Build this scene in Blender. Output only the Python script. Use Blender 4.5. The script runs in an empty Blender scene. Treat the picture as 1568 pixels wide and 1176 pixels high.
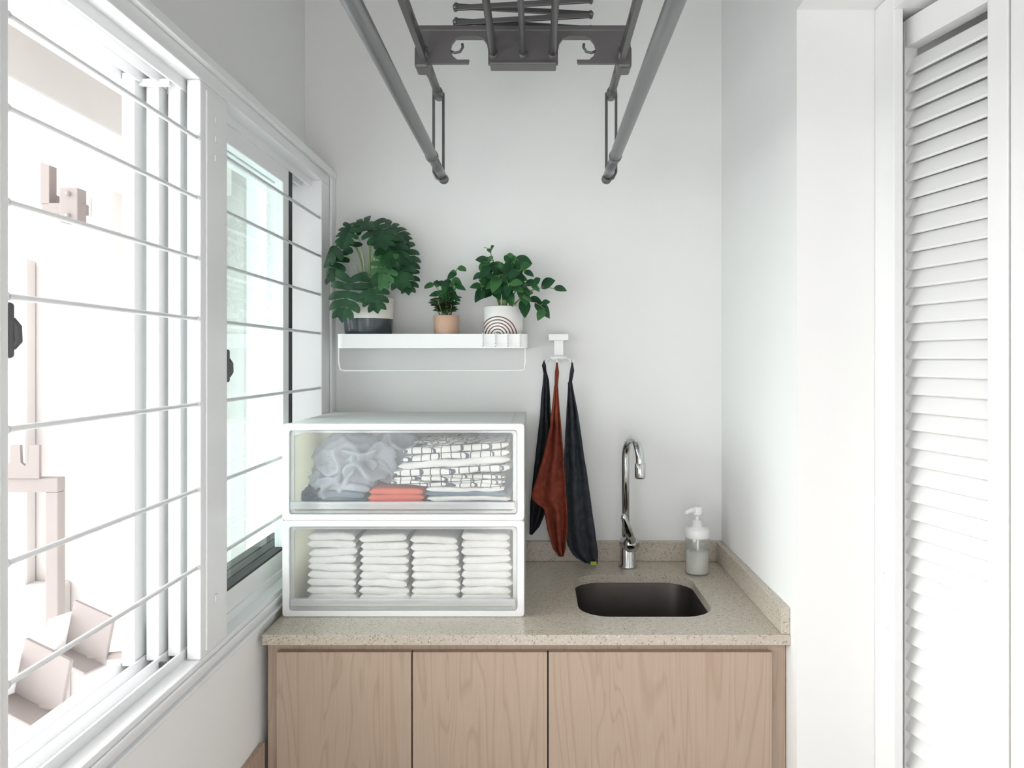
import bpy, bmesh, math, random
from mathutils import Vector, Matrix, noise
scene = bpy.context.scene
random.seed(7)

# ------------------------------------------------------------------ materials
def new_mat(name):
    m = bpy.data.materials.new(name); m.use_nodes = True
    return m, m.node_tree.nodes, m.node_tree.links
def pmat(name, col, rough=0.5, metal=0.0, noise_amt=0.0, nscale=8.0, bump=0.0, bscale=60.0, spec=0.5, coat=0.0):
    m, n, l = new_mat(name)
    b = n['Principled BSDF']
    b.inputs['Base Color'].default_value = (*col, 1)
    b.inputs['Roughness'].default_value = rough
    b.inputs['Metallic'].default_value = metal
    b.inputs['Specular IOR Level'].default_value = spec
    b.inputs['Coat Weight'].default_value = coat
    tc = n.new('ShaderNodeTexCoord')
    if noise_amt >= 0:
        t = n.new('ShaderNodeTexNoise'); t.inputs['Scale'].default_value = nscale
        t.inputs['Detail'].default_value = 4
        l.new(tc.outputs['Object'], t.inputs['Vector'])
        r = n.new('ShaderNodeValToRGB')
        a = noise_amt
        r.color_ramp.elements[0].position = 0.3; r.color_ramp.elements[1].position = 0.7
        r.color_ramp.elements[0].color = (*[c*(1-a) for c in col], 1)
        r.color_ramp.elements[1].color = (*[min(1, c*(1+a)) for c in col], 1)
        l.new(t.outputs['Fac'], r.inputs['Fac']); l.new(r.outputs['Color'], b.inputs['Base Color'])
    if bump > 0:
        t2 = n.new('ShaderNodeTexNoise'); t2.inputs['Scale'].default_value = bscale
        t2.inputs['Detail'].default_value = 5
        l.new(tc.outputs['Object'], t2.inputs['Vector'])
        bp = n.new('ShaderNodeBump'); bp.inputs['Strength'].default_value = bump
        bp.inputs['Distance'].default_value = 0.002
        l.new(t2.outputs['Fac'], bp.inputs['Height']); l.new(bp.outputs['Normal'], b.inputs['Normal'])
    return m

M_wall = pmat('wall_paint', (0.83, 0.83, 0.82), 0.75, noise_amt=0.012, nscale=2.5, bump=0.12, bscale=90, spec=0.25)
M_ceil = pmat('ceiling_paint', (0.85, 0.85, 0.85), 0.8, noise_amt=0.01)
M_floor = pmat('floor_tile', (0.66, 0.64, 0.61), 0.4, noise_amt=0.06, nscale=5)
M_alu = pmat('window_white_aluminium', (0.83, 0.84, 0.845), 0.28, noise_amt=0.01, spec=0.6)
M_door = pmat('louvre_white_paint', (0.82, 0.82, 0.81), 0.4, noise_amt=0.01)
M_ext = pmat('exterior_plaster', (0.50, 0.475, 0.46), 0.9, noise_amt=0.05, nscale=2.0, bump=0.5, bscale=25)
M_beam = pmat('exterior_beam_paint', (0.50, 0.47, 0.45), 0.9, noise_amt=0.04, nscale=4)
M_rackpink = pmat('beige_painted_steel', (0.195, 0.17, 0.16), 0.6, noise_amt=0.05)
M_black = pmat('black_rubber_and_gap_shade', (0.02, 0.02, 0.022), 0.6, noise_amt=0.0)
M_latch = pmat('latch_dark_grey', (0.09, 0.09, 0.095), 0.4, noise_amt=0.0)
M_rack = pmat('rack_gunmetal', (0.125, 0.12, 0.122), 0.38, metal=0.4, noise_amt=0.03)
M_rackl = pmat('rack_tube_grey', (0.20, 0.20, 0.205), 0.32, metal=0.55, noise_amt=0.03)
M_white = pmat('white_plastic', (0.86, 0.86, 0.86), 0.35, noise_amt=0.005)
M_chrome = pmat('chrome', (0.66, 0.67, 0.68), 0.07, metal=1.0, noise_amt=0.0)
M_chromed = pmat('chrome_dark', (0.35, 0.35, 0.36), 0.15, metal=1.0, noise_amt=0.0)
M_sink = pmat('sink_gunmetal', (0.075, 0.068, 0.062), 0.42, metal=0.7, noise_amt=0.05, nscale=30)
M_cream = pmat('pot_cream', (0.78, 0.76, 0.70), 0.4, noise_amt=0.01)
M_slate = pmat('pot_slate', (0.055, 0.066, 0.072), 0.22, noise_amt=0.03)
M_terra = pmat('pot_peach', (0.66, 0.43, 0.31), 0.5, noise_amt=0.04, nscale=30)
M_soil = pmat('soil', (0.05, 0.035, 0.025), 0.95, noise_amt=0.3, nscale=90, bump=0.8)
M_stem = pmat('stem_green', (0.22, 0.33, 0.12), 0.5, noise_amt=0.1)
M_stemp = pmat('stem_pale', (0.45, 0.55, 0.36), 0.5, noise_amt=0.1)
M_stemb = pmat('stem_brown', (0.20, 0.17, 0.08), 0.6, noise_amt=0.1)
M_soap = pmat('milky_soap', (0.72, 0.72, 0.66), 0.4, noise_amt=0.0)
M_towelw = pmat('white_towel', (0.84, 0.82, 0.80), 0.95, noise_amt=0.02, nscale=40, bump=0.6, bscale=300)
M_clothg = pmat('grey_cloth', (0.40, 0.43, 0.48), 0.95, noise_amt=0.06, nscale=12, bump=0.6, bscale=200)
M_clothd = pmat('dark_blue_cloth', (0.04, 0.065, 0.095), 0.95, noise_amt=0.1, bump=0.5)
M_cloths = pmat('steel_blue_cloth', (0.13, 0.19, 0.25), 0.95, noise_amt=0.1, bump=0.5)
M_red = pmat('coral_cloth', (0.72, 0.13, 0.07), 0.95, noise_amt=0.06, bump=0.5)
M_rust = pmat('rust_microfibre', (0.21, 0.05, 0.03), 1.0, noise_amt=0.25, nscale=45, bump=0.8, bscale=350, spec=0.1)
M_char = pmat('charcoal_microfibre', (0.045, 0.051, 0.060), 1.0, noise_amt=0.25, nscale=45, bump=0.8, bscale=350, spec=0.1)
M_char2 = pmat('black_microfibre', (0.028, 0.031, 0.036), 1.0, noise_amt=0.2, nscale=45, bump=0.8, bscale=350, spec=0.1)
M_label = pmat('lime_label', (0.4, 0.48, 0.05), 0.8, noise_amt=0.0)

def leafmat(name, c1, c2):
    m, n, l = new_mat(name); b = n['Principled BSDF']
    tc = n.new('ShaderNodeTexCoord'); t = n.new('ShaderNodeTexNoise')
    t.inputs['Scale'].default_value = 22; l.new(tc.outputs['Object'], t.inputs['Vector'])
    r = n.new('ShaderNodeValToRGB'); r.color_ramp.elements[0].position = 0.35; r.color_ramp.elements[1].position = 0.68
    r.color_ramp.elements[0].color = (*c1, 1); r.color_ramp.elements[1].color = (*c2, 1)
    l.new(t.outputs['Fac'], r.inputs['Fac']); l.new(r.outputs['Color'], b.inputs['Base Color'])
    b.inputs['Roughness'].default_value = 0.36
    tr = n.new('ShaderNodeBsdfTranslucent'); tr.inputs['Color'].default_value = (c2[0]*1.5, c2[1]*1.7, c2[2], 1)
    mx = n.new('ShaderNodeMixShader'); mx.inputs[0].default_value = 0.12
    l.new(b.outputs[0], mx.inputs[1]); l.new(tr.outputs[0], mx.inputs[2])
    l.new(mx.outputs[0], n['Material Output'].inputs['Surface'])
    return m
M_leaf = leafmat('leaf_deep_green', (0.008, 0.040, 0.018), (0.026, 0.100, 0.040))
M_leaf2 = leafmat('leaf_green', (0.02, 0.085, 0.028), (0.06, 0.18, 0.06))
M_leafd = leafmat('leaf_dark_bronze', (0.022, 0.026, 0.016), (0.045, 0.08, 0.035))

def mat_glass(name, tint, k=0.8, pw=5.0):
    m, n, l = new_mat(name)
    n.remove(n['Principled BSDF'])
    t = n.new('ShaderNodeBsdfTransparent'); t.inputs[0].default_value = (*tint, 1)
    g = n.new('ShaderNodeBsdfGlossy'); g.inputs['Roughness'].default_value = 0.02
    lw = n.new('ShaderNodeLayerWeight'); lw.inputs['Blend'].default_value = 0.5
    p = n.new('ShaderNodeMath'); p.operation = 'POWER'; p.inputs[1].default_value = pw
    q = n.new('ShaderNodeMath'); q.operation = 'MULTIPLY_ADD'; q.inputs[1].default_value = k; q.inputs[2].default_value = 0.04
    l.new(lw.outputs['Facing'], p.inputs[0]); l.new(p.outputs[0], q.inputs[0])
    mx = n.new('ShaderNodeMixShader')
    l.new(q.outputs[0], mx.inputs[0]); l.new(t.outputs[0], mx.inputs[1]); l.new(g.outputs[0], mx.inputs[2])
    l.new(mx.outputs[0], n['Material Output'].inputs['Surface'])
    return m
M_glass = mat_glass('window_glass', (0.84, 0.895, 0.885), k=0.8, pw=4.0)
def mat_frost(name, col, transp, transl=0.4, tint=(0.98, 0.98, 0.98), gloss=0.05):
    m, n, l = new_mat(name); n.remove(n['Principled BSDF'])
    t = n.new('ShaderNodeBsdfTransparent'); t.inputs[0].default_value = (*tint, 1)
    d = n.new('ShaderNodeBsdfDiffuse'); d.inputs[0].default_value = (*col, 1)
    s = n.new('ShaderNodeBsdfTranslucent'); s.inputs[0].default_value = (*col, 1)
    a = n.new('ShaderNodeMixShader'); a.inputs[0].default_value = transl
    l.new(d.outputs[0], a.inputs[1]); l.new(s.outputs[0], a.inputs[2])
    c = n.new('ShaderNodeMixShader'); c.inputs[0].default_value = transp
    l.new(a.outputs[0], c.inputs[1]); l.new(t.outputs[0], c.inputs[2])
    g = n.new('ShaderNodeBsdfGlossy'); g.inputs['Roughness'].default_value = 0.12
    e = n.new('ShaderNodeMixShader'); e.inputs[0].default_value = gloss
    l.new(c.outputs[0], e.inputs[1]); l.new(g.outputs[0], e.inputs[2])
    l.new(e.outputs[0], n['Material Output'].inputs['Surface'])
    return m
M_clear = mat_frost('clear_drawer_plastic', (0.86, 0.88, 0.89), 0.84, 0.2, gloss=0.05)
M_clearlip = mat_frost('clear_lip_plastic', (0.90, 0.91, 0.92), 0.62, 0.3, gloss=0.08)
M_pp = mat_frost('white_polypropylene', (0.90, 0.905, 0.90), 0.12, 0.35, gloss=0.04)
M_ppside = mat_frost('frosted_polypropylene', (0.9, 0.9, 0.88), 0.45, 0.5, gloss=0.03)
M_ppcream = mat_frost('cream_polypropylene', (0.94, 0.88, 0.76), 0.35, 0.5, tint=(1.0, 0.98, 0.95), gloss=0.02)
M_bottle = mat_frost('clear_bottle', (0.6, 0.63, 0.62), 0.8, 0.3, gloss=0.12)

def mat_wood():
    m, n, l = new_mat('beech_laminate'); b = n['Principled BSDF']
    tc = n.new('ShaderNodeTexCoord'); mp = n.new('ShaderNodeMapping')
    mp.inputs['Scale'].default_value = (1, 1, 0.10)
    l.new(tc.outputs['Object'], mp.inputs['Vector'])
    w = n.new('ShaderNodeTexNoise'); w.inputs['Scale'].default_value = 9; w.inputs['Detail'].default_value = 2
    w.inputs['Distortion'].default_value = 0.8
    l.new(mp.outputs[0], w.inputs['Vector'])
    mul = n.new('ShaderNodeMath'); mul.operation = 'MULTIPLY'; mul.inputs[1].default_value = 13
    l.new(w.outputs['Fac'], mul.inputs[0])
    fr = n.new('ShaderNodeMath'); fr.operation = 'FRACT'; l.new(mul.outputs[0], fr.inputs[0])
    r = n.new('ShaderNodeValToRGB')
    r.color_ramp.elements[0].position = 0.0; r.color_ramp.elements[0].color = (0.44, 0.325, 0.24, 1)
    r.color_ramp.elements[1].position = 0.25; r.color_ramp.elements[1].color = (0.50, 0.385, 0.295, 1)
    e = r.color_ramp.elements.new(0.9); e.color = (0.49, 0.375, 0.285, 1)
    e = r.color_ramp.elements.new(1.0); e.color = (0.44, 0.325, 0.24, 1)
    l.new(fr.outputs[0], r.inputs['Fac'])
    mp2 = n.new('ShaderNodeMapping'); mp2.inputs['Scale'].default_value = (1, 1, 0.03)
    l.new(tc.outputs['Object'], mp2.inputs['Vector'])
    f = n.new('ShaderNodeTexNoise'); f.inputs['Scale'].default_value = 320; l.new(mp2.outputs[0], f.inputs['Vector'])
    mx = n.new('ShaderNodeMixRGB'); mx.blend_type = 'MULTIPLY'; mx.inputs[0].default_value = 0.18
    l.new(r.outputs[0], mx.inputs[1]); l.new(f.outputs['Fac'], mx.inputs[2])
    l.new(mx.outputs[0], b.inputs['Base Color']); b.inputs['Roughness'].default_value = 0.5
    return m
M_wood = mat_wood()
def mat_quartz():
    m, n, l = new_mat('beige_quartz'); b = n['Principled BSDF']
    tc = n.new('ShaderNodeTexCoord')
    v = n.new('ShaderNodeTexVoronoi'); v.inputs['Scale'].default_value = 420
    l.new(tc.outputs['Object'], v.inputs['Vector'])
    r = n.new('ShaderNodeValToRGB'); r.color_ramp.interpolation = 'CONSTANT'
    r.color_ramp.elements[0].position = 0; r.color_ramp.elements[0].color = (0.30, 0.25, 0.19, 1)
    r.color_ramp.elements[1].position = 0.06; r.color_ramp.elements[1].color = (0.50, 0.445, 0.37, 1)
    e = r.color_ramp.elements.new(0.55); e.color = (0.525, 0.47, 0.395, 1)
    e = r.color_ramp.elements.new(0.93); e.color = (0.62, 0.58, 0.51, 1)
    sp = n.new('ShaderNodeSeparateColor'); l.new(v.outputs['Color'], sp.inputs[0])
    l.new(sp.outputs[0], r.inputs['Fac']); l.new(r.outputs[0], b.inputs['Base Color'])
    b.inputs['Roughness'].default_value = 0.22
    return m
M_quartz = mat_quartz()
def mat_grid():
    m, n, l = new_mat('grid_tea_towel'); b = n['Principled BSDF']
    tc = n.new('ShaderNodeTexCoord')
    mp = n.new('ShaderNodeMapping'); mp.inputs['Scale'].default_value = (1, 1, 1); mp.inputs['Rotation'].default_value = (0, 0.05, 0.35)
    l.new(tc.outputs['Object'], mp.inputs['Vector'])
    s = n.new('ShaderNodeSeparateXYZ'); l.new(mp.outputs[0], s.inputs[0])
    outs = []
    for i, sc in ((0, 46), (1, 46), (2, 60)):
        a = n.new('ShaderNodeMath'); a.operation = 'MULTIPLY'; a.inputs[1].default_value = sc
        l.new(s.outputs[i], a.inputs[0])
        f = n.new('ShaderNodeMath'); f.operation = 'FRACT'; l.new(a.outputs[0], f.inputs[0])
        c = n.new('ShaderNodeMath'); c.operation = 'LESS_THAN'; c.inputs[1].default_value = 0.11
        l.new(f.outputs[0], c.inputs[0]); outs.append(c)
    mx1 = n.new('ShaderNodeMath'); mx1.operation = 'MAXIMUM'
    l.new(outs[0].outputs[0], mx1.inputs[0]); l.new(outs[1].outputs[0], mx1.inputs[1])
    mx2 = n.new('ShaderNodeMath'); mx2.operation = 'MAXIMUM'
    l.new(mx1.outputs[0], mx2.inputs[0]); l.new(outs[2].outputs[0], mx2.inputs[1])
    c = n.new('ShaderNodeMixRGB'); l.new(mx2.outputs[0], c.inputs[0])
    c.inputs[1].default_value = (0.85, 0.84, 0.80, 1); c.inputs[2].default_value = (0.08, 0.09, 0.12, 1)
    l.new(c.outputs[0], b.inputs['Base Color']); b.inputs['Roughness'].default_value = 0.95
    return m
M_grid = mat_grid()
def mat_arcpot(cx, cz):
    m, n, l = new_mat('arc_pattern_ceramic'); b = n['Principled BSDF']
    tc = n.new('ShaderNodeTexCoord'); s = n.new('ShaderNodeSeparateXYZ'); l.new(tc.outputs['Object'], s.inputs[0])
    cb = n.new('ShaderNodeCombineXYZ'); l.new(s.outputs[0], cb.inputs[0]); l.new(s.outputs[2], cb.inputs[2])
    d = n.new('ShaderNodeVectorMath'); d.operation = 'DISTANCE'; d.inputs[1].default_value = (cx, 0, cz)
    l.new(cb.outputs[0], d.inputs[0])
    a = n.new('ShaderNodeMath'); a.operation = 'MULTIPLY'; a.inputs[1].default_value = 1/0.0085
    l.new(d.outputs['Value'], a.inputs[0])
    f = n.new('ShaderNodeMath'); f.operation = 'FRACT'; l.new(a.outputs[0], f.inputs[0])
    c = n.new('ShaderNodeMath'); c.operation = 'LESS_THAN'; c.inputs[1].default_value = 0.38; l.new(f.outputs[0], c.inputs[0])
    k = n.new('ShaderNodeMath'); k.operation = 'LESS_THAN'; k.inputs[1].default_value = 0.055; l.new(d.outputs['Value'], k.inputs[0])
    mu = n.new('ShaderNodeMath'); mu.operation = 'MULTIPLY'; l.new(c.outputs[0], mu.inputs[0]); l.new(k.outputs[0], mu.inputs[1])
    x = n.new('ShaderNodeMixRGB'); l.new(mu.outputs[0], x.inputs[0])
    x.inputs[1].default_value = (0.80, 0.79, 0.77, 1); x.inputs[2].default_value = (0.16, 0.055, 0.04, 1)
    l.new(x.outputs[0], b.inputs['Base Color']); b.inputs['Roughness'].default_value = 0.4
    return m

# ------------------------------------------------------------------ mesh builder
RX90 = Matrix.Rotation(math.pi/2, 4, 'X')
class O:
    def __init__(s, name):
        s.name = name; s.bm = bmesh.new(); s.mats = []
    def mi(s, mat):
        if mat not in s.mats: s.mats.append(mat)
        return s.mats.index(mat)
    def merge(s, tbm, mat, smooth=False, M=None):
        idx = s.mi(mat)
        me = bpy.data.meshes.new('tmp')
        if M is not None: bmesh.ops.transform(tbm, matrix=M, verts=tbm.verts)
        bmesh.ops.recalc_face_normals(tbm, faces=tbm.faces) if smooth != 'leaf' else None
        for f in tbm.faces: f.material_index = idx; f.smooth = bool(smooth)
        tbm.to_mesh(me); tbm.free(); s.bm.from_mesh(me); bpy.data.meshes.remove(me)
    def box(s, x0, x1, y0, y1, z0, z1, mat, bev=0.0, seg=2, M=None, smooth=False):
        t = bmesh.new(); bmesh.ops.create_cube(t, size=1)
        for v in t.verts:
            v.co = Vector((x0+(v.co.x+.5)*(x1-x0), y0+(v.co.y+.5)*(y1-y0), z0+(v.co.z+.5)*(z1-z0)))
        if bev > 0:
            bmesh.ops.bevel(t, geom=t.edges[:], offset=bev, segments=seg, affect='EDGES', profile=0.5)
        s.merge(t, mat, smooth, M)
    def quad(s, pts, mat):
        t = bmesh.new(); t.faces.new([t.verts.new(p) for p in pts]); s.merge(t, mat, 'leaf')
    def tube(s, pts, r, mat, seg=12, smooth=True, closed=False):
        pts = [Vector(p) for p in pts]; n = len(pts)
        rs = r if isinstance(r, (list, tuple)) else [r]*n
        t = bmesh.new(); rings = []
        up = None
        for i, p in enumerate(pts):
            if closed: d = (pts[(i+1) % n]-pts[i-1])
            else: d = (pts[min(i+1, n-1)]-pts[max(i-1, 0)])
            d.normalize()
            if up is None:
                up = Vector((0, 0, 1)) if abs(d.z) < 0.9 else Vector((1, 0, 0))
            a = up - d*up.dot(d); a.normalize(); b = d.cross(a); up = a
            rings.append([t.verts.new(p+(a*math.cos(2*math.pi*k/seg)+b*math.sin(2*math.pi*k/seg))*rs[i]) for k in range(seg)])
        m = n if closed else n-1
        for i in range(m):
            A, B = rings[i], rings[(i+1) % n]
            for k in range(seg):
                t.faces.new((A[k], A[(k+1) % seg], B[(k+1) % seg], B[k]))
        if not closed:
            t.faces.new(rings[0]); t.faces.new(rings[-1])
        s.merge(t, mat, smooth)
    def lathe(s, c, prof, mat, seg=40, smooth=True):
        t = bmesh.new(); rings = []
        for r, z in prof:
            rings.append([t.verts.new((c[0]+r*math.cos(2*math.pi*k/seg), c[1]+r*math.sin(2*math.pi*k/seg), c[2]+z)) for k in range(seg)])
        for A, B in zip(rings, rings[1:]):
            for k in range(seg): t.faces.new((A[k], A[(k+1) % seg], B[(k+1) % seg], B[k]))
        bmesh.ops.remove_doubles(t, verts=t.verts, dist=1e-6)
        s.merge(t, mat, smooth)
    def poly(s, loops, depth, M, mat, bev=0.0):
        cu = bpy.data.curves.new('tmpc', 'CURVE'); cu.dimensions = '2D'; cu.fill_mode = 'BOTH'
        cu.extrude = depth/2; cu.bevel_depth = bev; cu.bevel_resolution = 1
        for lp in loops:
            sp = cu.splines.new('POLY'); sp.points.add(len(lp)-1)
            for q, p in zip(sp.points, lp): q.co = (p[0], p[1], 0, 1)
            sp.use_cyclic_u = True
        ob = bpy.data.objects.new('tmpo', cu); scene.collection.objects.link(ob)
        bpy.context.view_layer.update()
        me = bpy.data.meshes.new_from_object(ob.evaluated_get(bpy.context.evaluated_depsgraph_get()))
        t = bmesh.new(); t.from_mesh(me); bmesh.ops.remove_doubles(t, verts=t.verts, dist=1e-6)
        bpy.data.objects.remove(ob); bpy.data.curves.remove(cu); bpy.data.meshes.remove(me)
        s.merge(t, mat, False, M)
    def grid(s, fn, nu, nv, mat, smooth=True):
        t = bmesh.new()
        V = [[t.verts.new(fn(i/nu, j/nv)) for j in range(nv+1)] for i in range(nu+1)]
        for i in range(nu):
            for j in range(nv): t.faces.new((V[i][j], V[i+1][j], V[i+1][j+1], V[i][j+1]))
        s.merge(t, mat, smooth)
    def done(s, solid=0.0):
        me = bpy.data.meshes.new(s.name); s.bm.to_mesh(me); s.bm.free()
        for m in s.mats: me.materials.append(m)
        ob = bpy.data.objects.new(s.name, me); scene.collection.objects.link(ob)
        if solid:
            md = ob.modifiers.new('Solidify', 'SOLIDIFY'); md.thickness = solid; md.offset = 0
        return ob
def parent(children, name):
    e = bpy.data.objects.new(name, None); scene.collection.objects.link(e)
    for c in children: c.parent = e
    return e
def rrect(x0, x1, y0, y1, r, n=8):
    P = []
    for cx, cy, a0 in ((x1-r, y1-r, 0), (x0+r, y1-r, 90), (x0+r, y0+r, 180), (x1-r, y0+r, 270)):
        for k in range(n+1):
            a = math.radians(a0+90*k/n); P.append((cx+r*math.cos(a), cy+r*math.sin(a)))
    return P

BW = 2.23      # back wall y
YN = -1.6      # near end of the modelled room
# ------------------------------------------------------------------ room shell
o = O('floor'); o.box(-0.75, 1.40, YN, BW+0.1, -0.05, 0, M_floor); o.done()
o = O('ceiling'); o.box(-0.85, 1.40, YN, BW+0.1, 2.62, 2.70, M_ceil); o.done()
o = O('wall_back'); o.box(-0.85, 1.40, BW, BW+0.1, 0, 2.62, M_wall); o.done()
YW = -0.45  # near end of the out-of-view window stretch, added and sized for its light
o = O('wall_left')
o.box(-0.73, -0.597, YN, BW, 0, 0.885, M_wall)
o.box(-0.85, -0.679, YN, BW, 2.0, 2.62, M_wall)
o.box(-0.73, -0.597, YN, YW, 0.885, 2.0, M_wall)
o.done()
o = O('wall_right'); o.box(0.541, 1.30, 1.585, BW, 0, 2.62, M_wall); o.done()
o = O('wall_right_lintel'); o.box(0.541, 0.72, YN, 1.585, 2.187, 2.62, M_wall)
o.box(0.72, 1.30, YN, 1.585, 2.55, 2.62, M_wall); o.done()
o = O('wall_right_near'); o.box(0.70, 1.30, YN, 0.52, 0, 2.187, M_wall); o.done()  # unseen near wall, made deep to keep light from behind the louvres
o = O('wall_right_light_block'); o.box(1.30, 1.40, YN, BW, 0, 2.62, M_wall); o.done()  # added wall, unseen; keeps the space behind the louvres dark
o = O('wall_near_light_block')           # added unseen wall behind the camera; cuts frontal light, opening lets some in
o.box(-0.85, -0.35, YN-0.1, YN, 0, 2.62, M_wall); o.box(0.45, 1.40, YN-0.1, YN, 0, 2.62, M_wall)
o.box(-0.35, 0.45, YN-0.1, YN, 2.1, 2.62, M_wall); o.done()
o = O('trim_1')   # timber panel low on the left wall
o.box(-0.597, -0.585, -0.6, 1.64, 0.0, 0.635, M_wood, bev=0.002); o.done()

# ------------------------------------------------------------------ window
XI = -0.597
o = O('window_1')
Y0, Y1 = YW, 2.23
ZB, ZT = 0.885, 2.0
XO = -0.73
o.box(XO, XI, Y0, Y1, ZB, 0.925, M_alu, bev=0.002)
o.box(XO, XI, Y0, Y1, 1.958, ZT, M_alu, bev=0.002)
o.box(XI, XI+0.012, Y0, Y1-0.002, 1.985, 2.004, M_alu, bev=0.002)     # raised architrave bead
o.box(XO, XI, 2.115, Y1, 0.925, 1.958, M_alu, bev=0.002)
o.box(XI, XI+0.008, 2.19, 2.228, 0.885, 1.99, M_alu, bev=0.002)
o.box(XO, XI, Y0, Y0+0.06, 0.925, 1.958, M_alu, bev=0.002)
for ya, yb in ((0.79, 0.862), (1.352, 1.470)):
    o.box(-0.622, XI, ya, yb, 0.925, 1.958, M_alu, bev=0.003)
    o.box(XI, XI+0.004, ya+0.018, yb-0.018, 0.935, 1.945, M_alu, bev=0.001)
# track ribs, bottom and top
for x in (-0.628, -0.655, -0.684, -0.712):
    o.box(x-0.002, x+0.002, Y0, 2.115, 0.925, 0.943, M_alu)
    o.box(x-0.002, x+0.002, Y0, 2.115, 1.938, 1.958, M_alu)
o.box(XI-0.001, XI+0.009, Y0, Y1-0.003, 0.886, 0.894, M_alu, bev=0.002)
o.box(XI, XI+0.006, Y0, Y1-0.003, 0.905, 0.915, M_alu, bev=0.002)
# small square fittings on the mullion
for z in (1.90, 1.865, 1.83, 1.02):
    o.box(XI+0.004, XI+0.007, 1.40, 1.412, z-0.006, z+0.006, M_alu, bev=0.001)
def sash(o, x, ya, yb, sw, z0=0.935, z1=1.95):
    t = 0.011
    o.box(x-t, x+t, ya, ya+sw, z0, z1, M_alu, bev=0.002)
    o.box(x-t, x+t, yb-sw, yb, z0, z1, M_alu, bev=0.002)
    o.box(x-t, x+t, ya+sw, yb-sw, z0, z0+0.055, M_alu, bev=0.002)
    o.box(x-t, x+t, ya+sw, yb-sw, z1-0.05, z1, M_alu, bev=0.002)
    g = 0.0035
    o.box(x-t-0.001, x+t+0.001, ya+sw, yb-sw, z0+0.053, z0+0.055+g, M_black)
    o.quad([(x, ya+sw, z0+0.055), (x, yb-sw, z0+0.055), (x, yb-sw, z1-0.05), (x, ya+sw, z1-0.05)], M_glass)
sash(o, -0.641, 1.345, 1.935, 0.042)
sash(o, -0.669, 1.325, 2.02, 0.046)
sash(o, -0.698, 1.300, 2.10, 0.05)
# small hardware on sash tops
for y in (1.315, 1.355, 1.375):
    o.box(-0.69, -0.635, y, y+0.006, 1.932, 1.945, M_alu, bev=0.001)
    o.box(-0.66, -0.635, y, y+0.006, 0.927, 0.936, M_latch, bev=0.001)
o.box(-0.652, -0.630, 1.937, 1.962, 0.94, 1.95, M_black)
# grille rods
for z in (1.852, 1.746, 1.639, 1.5315, 1.380, 1.228, 1.090):
    o.tube([(XI-0.006, Y0+0.05, z), (XI-0.006, 2.12, z)], 0.0037, M_alu, seg=10)
    for y in (0.862, 1.352, 1.470, 2.114):
        o.tube([(XI-0.006, y-0.004, z), (XI-0.006, y+0.004, z)], 0.0055, M_alu, seg=10)
# latches
for y, z in ((0.864, 1.493), (1.476, 1.447)):
    o.box(XI-0.010, XI+0.000, y, y+0.009, z-0.032, z+0.032, M_latch, bev=0.004, smooth=True)
    o.tube([(XI-0.004, y+0.006, z+0.012), (XI-0.002, y+0.012, z+0.004), (XI-0.002, y+0.013, z-0.012), (XI-0.003, y+0.007, z-0.02)], [0.005, 0.006, 0.006, 0.004], M_latch, seg=10)
o.done()

# ------------------------------------------------------------------ exterior
o = O('exterior_wall')
o.box(-4.2, -0.86, 2.62, 2.75, -1.0, 4.5, M_ext)
o.box(-1.47, -1.40, 2.50, 2.62, -1.0, 4.5, M_ext, bev=0.01)
o.box(-2.3, -1.72, 2.56, 2.62, -1.0, 1.80, M_ext, bev=0.01)
o.box(-2.3, -1.60, 2.54, 2.62, -1.0, 0.70, M_ext, bev=0.01)
o.done()
o = O('exterior_beam'); o.box(-1.35, -1.0, -1.5, 2.5, 1.995, 2.45, M_beam, bev=0.006); o.done()
o = O('pole_bracket')
o.box(-1.605, -1.575, 2.46, 2.50, 1.96, 2.42, M_rackpink, bev=0.002)
o.box(-1.60, -1.47, 2.46, 2.50, 1.93, 1.965, M_rackpink, bev=0.002)
o.box(-1.53, -1.472, 2.44, 2.49, 1.90, 2.01, M_rackpink, bev=0.002)
o.box(-1.60, -1.58, 2.49, 2.622, 1.97, 2.0, M_rackpink, bev=0.002)
o.box(-1.60, -1.58, 2.49, 2.622, 2.36, 2.39, M_rackpink, bev=0.002)
for dz in (0.02, 0.09):
    o.tube([(-1.50, 2.43, 1.90+dz), (-1.50, 2.45, 1.90+dz)], 0.007, M_rackpink, seg=10)
o.done()
o = O('outdoor_laundry_rack')
o.box(-1.95, -1.51, 2.40, 2.44, 1.04, 1.085, M_rackpink, bev=0.003)
o.box(-1.55, -1.51, 2.40, 2.44, 0.5, 1.04, M_rackpink, bev=0.003)
o.box(-1.55, -1.51, 2.43, 2.542, 0.52, 0.56, M_rackpink, bev=0.003)
comb = [(-1.95, 1.085), (-1.565, 1.085), (-1.565, 1.19)]
xx = -1.565
while xx > -1.93:
    comb += [(xx-0.03, 1.19), (xx-0.032, 1.135), (xx-0.045, 1.125), (xx-0.058, 1.135), (xx-0.06, 1.19)]
    xx -= 0.06
comb += [(-1.95, 1.19)]
o.poly([comb], 0.012, Matrix.Translation((0, 2.40, 0)) @ RX90, M_rackpink)
o.done()
o = O('outdoor_hanger_bracket')
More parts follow.
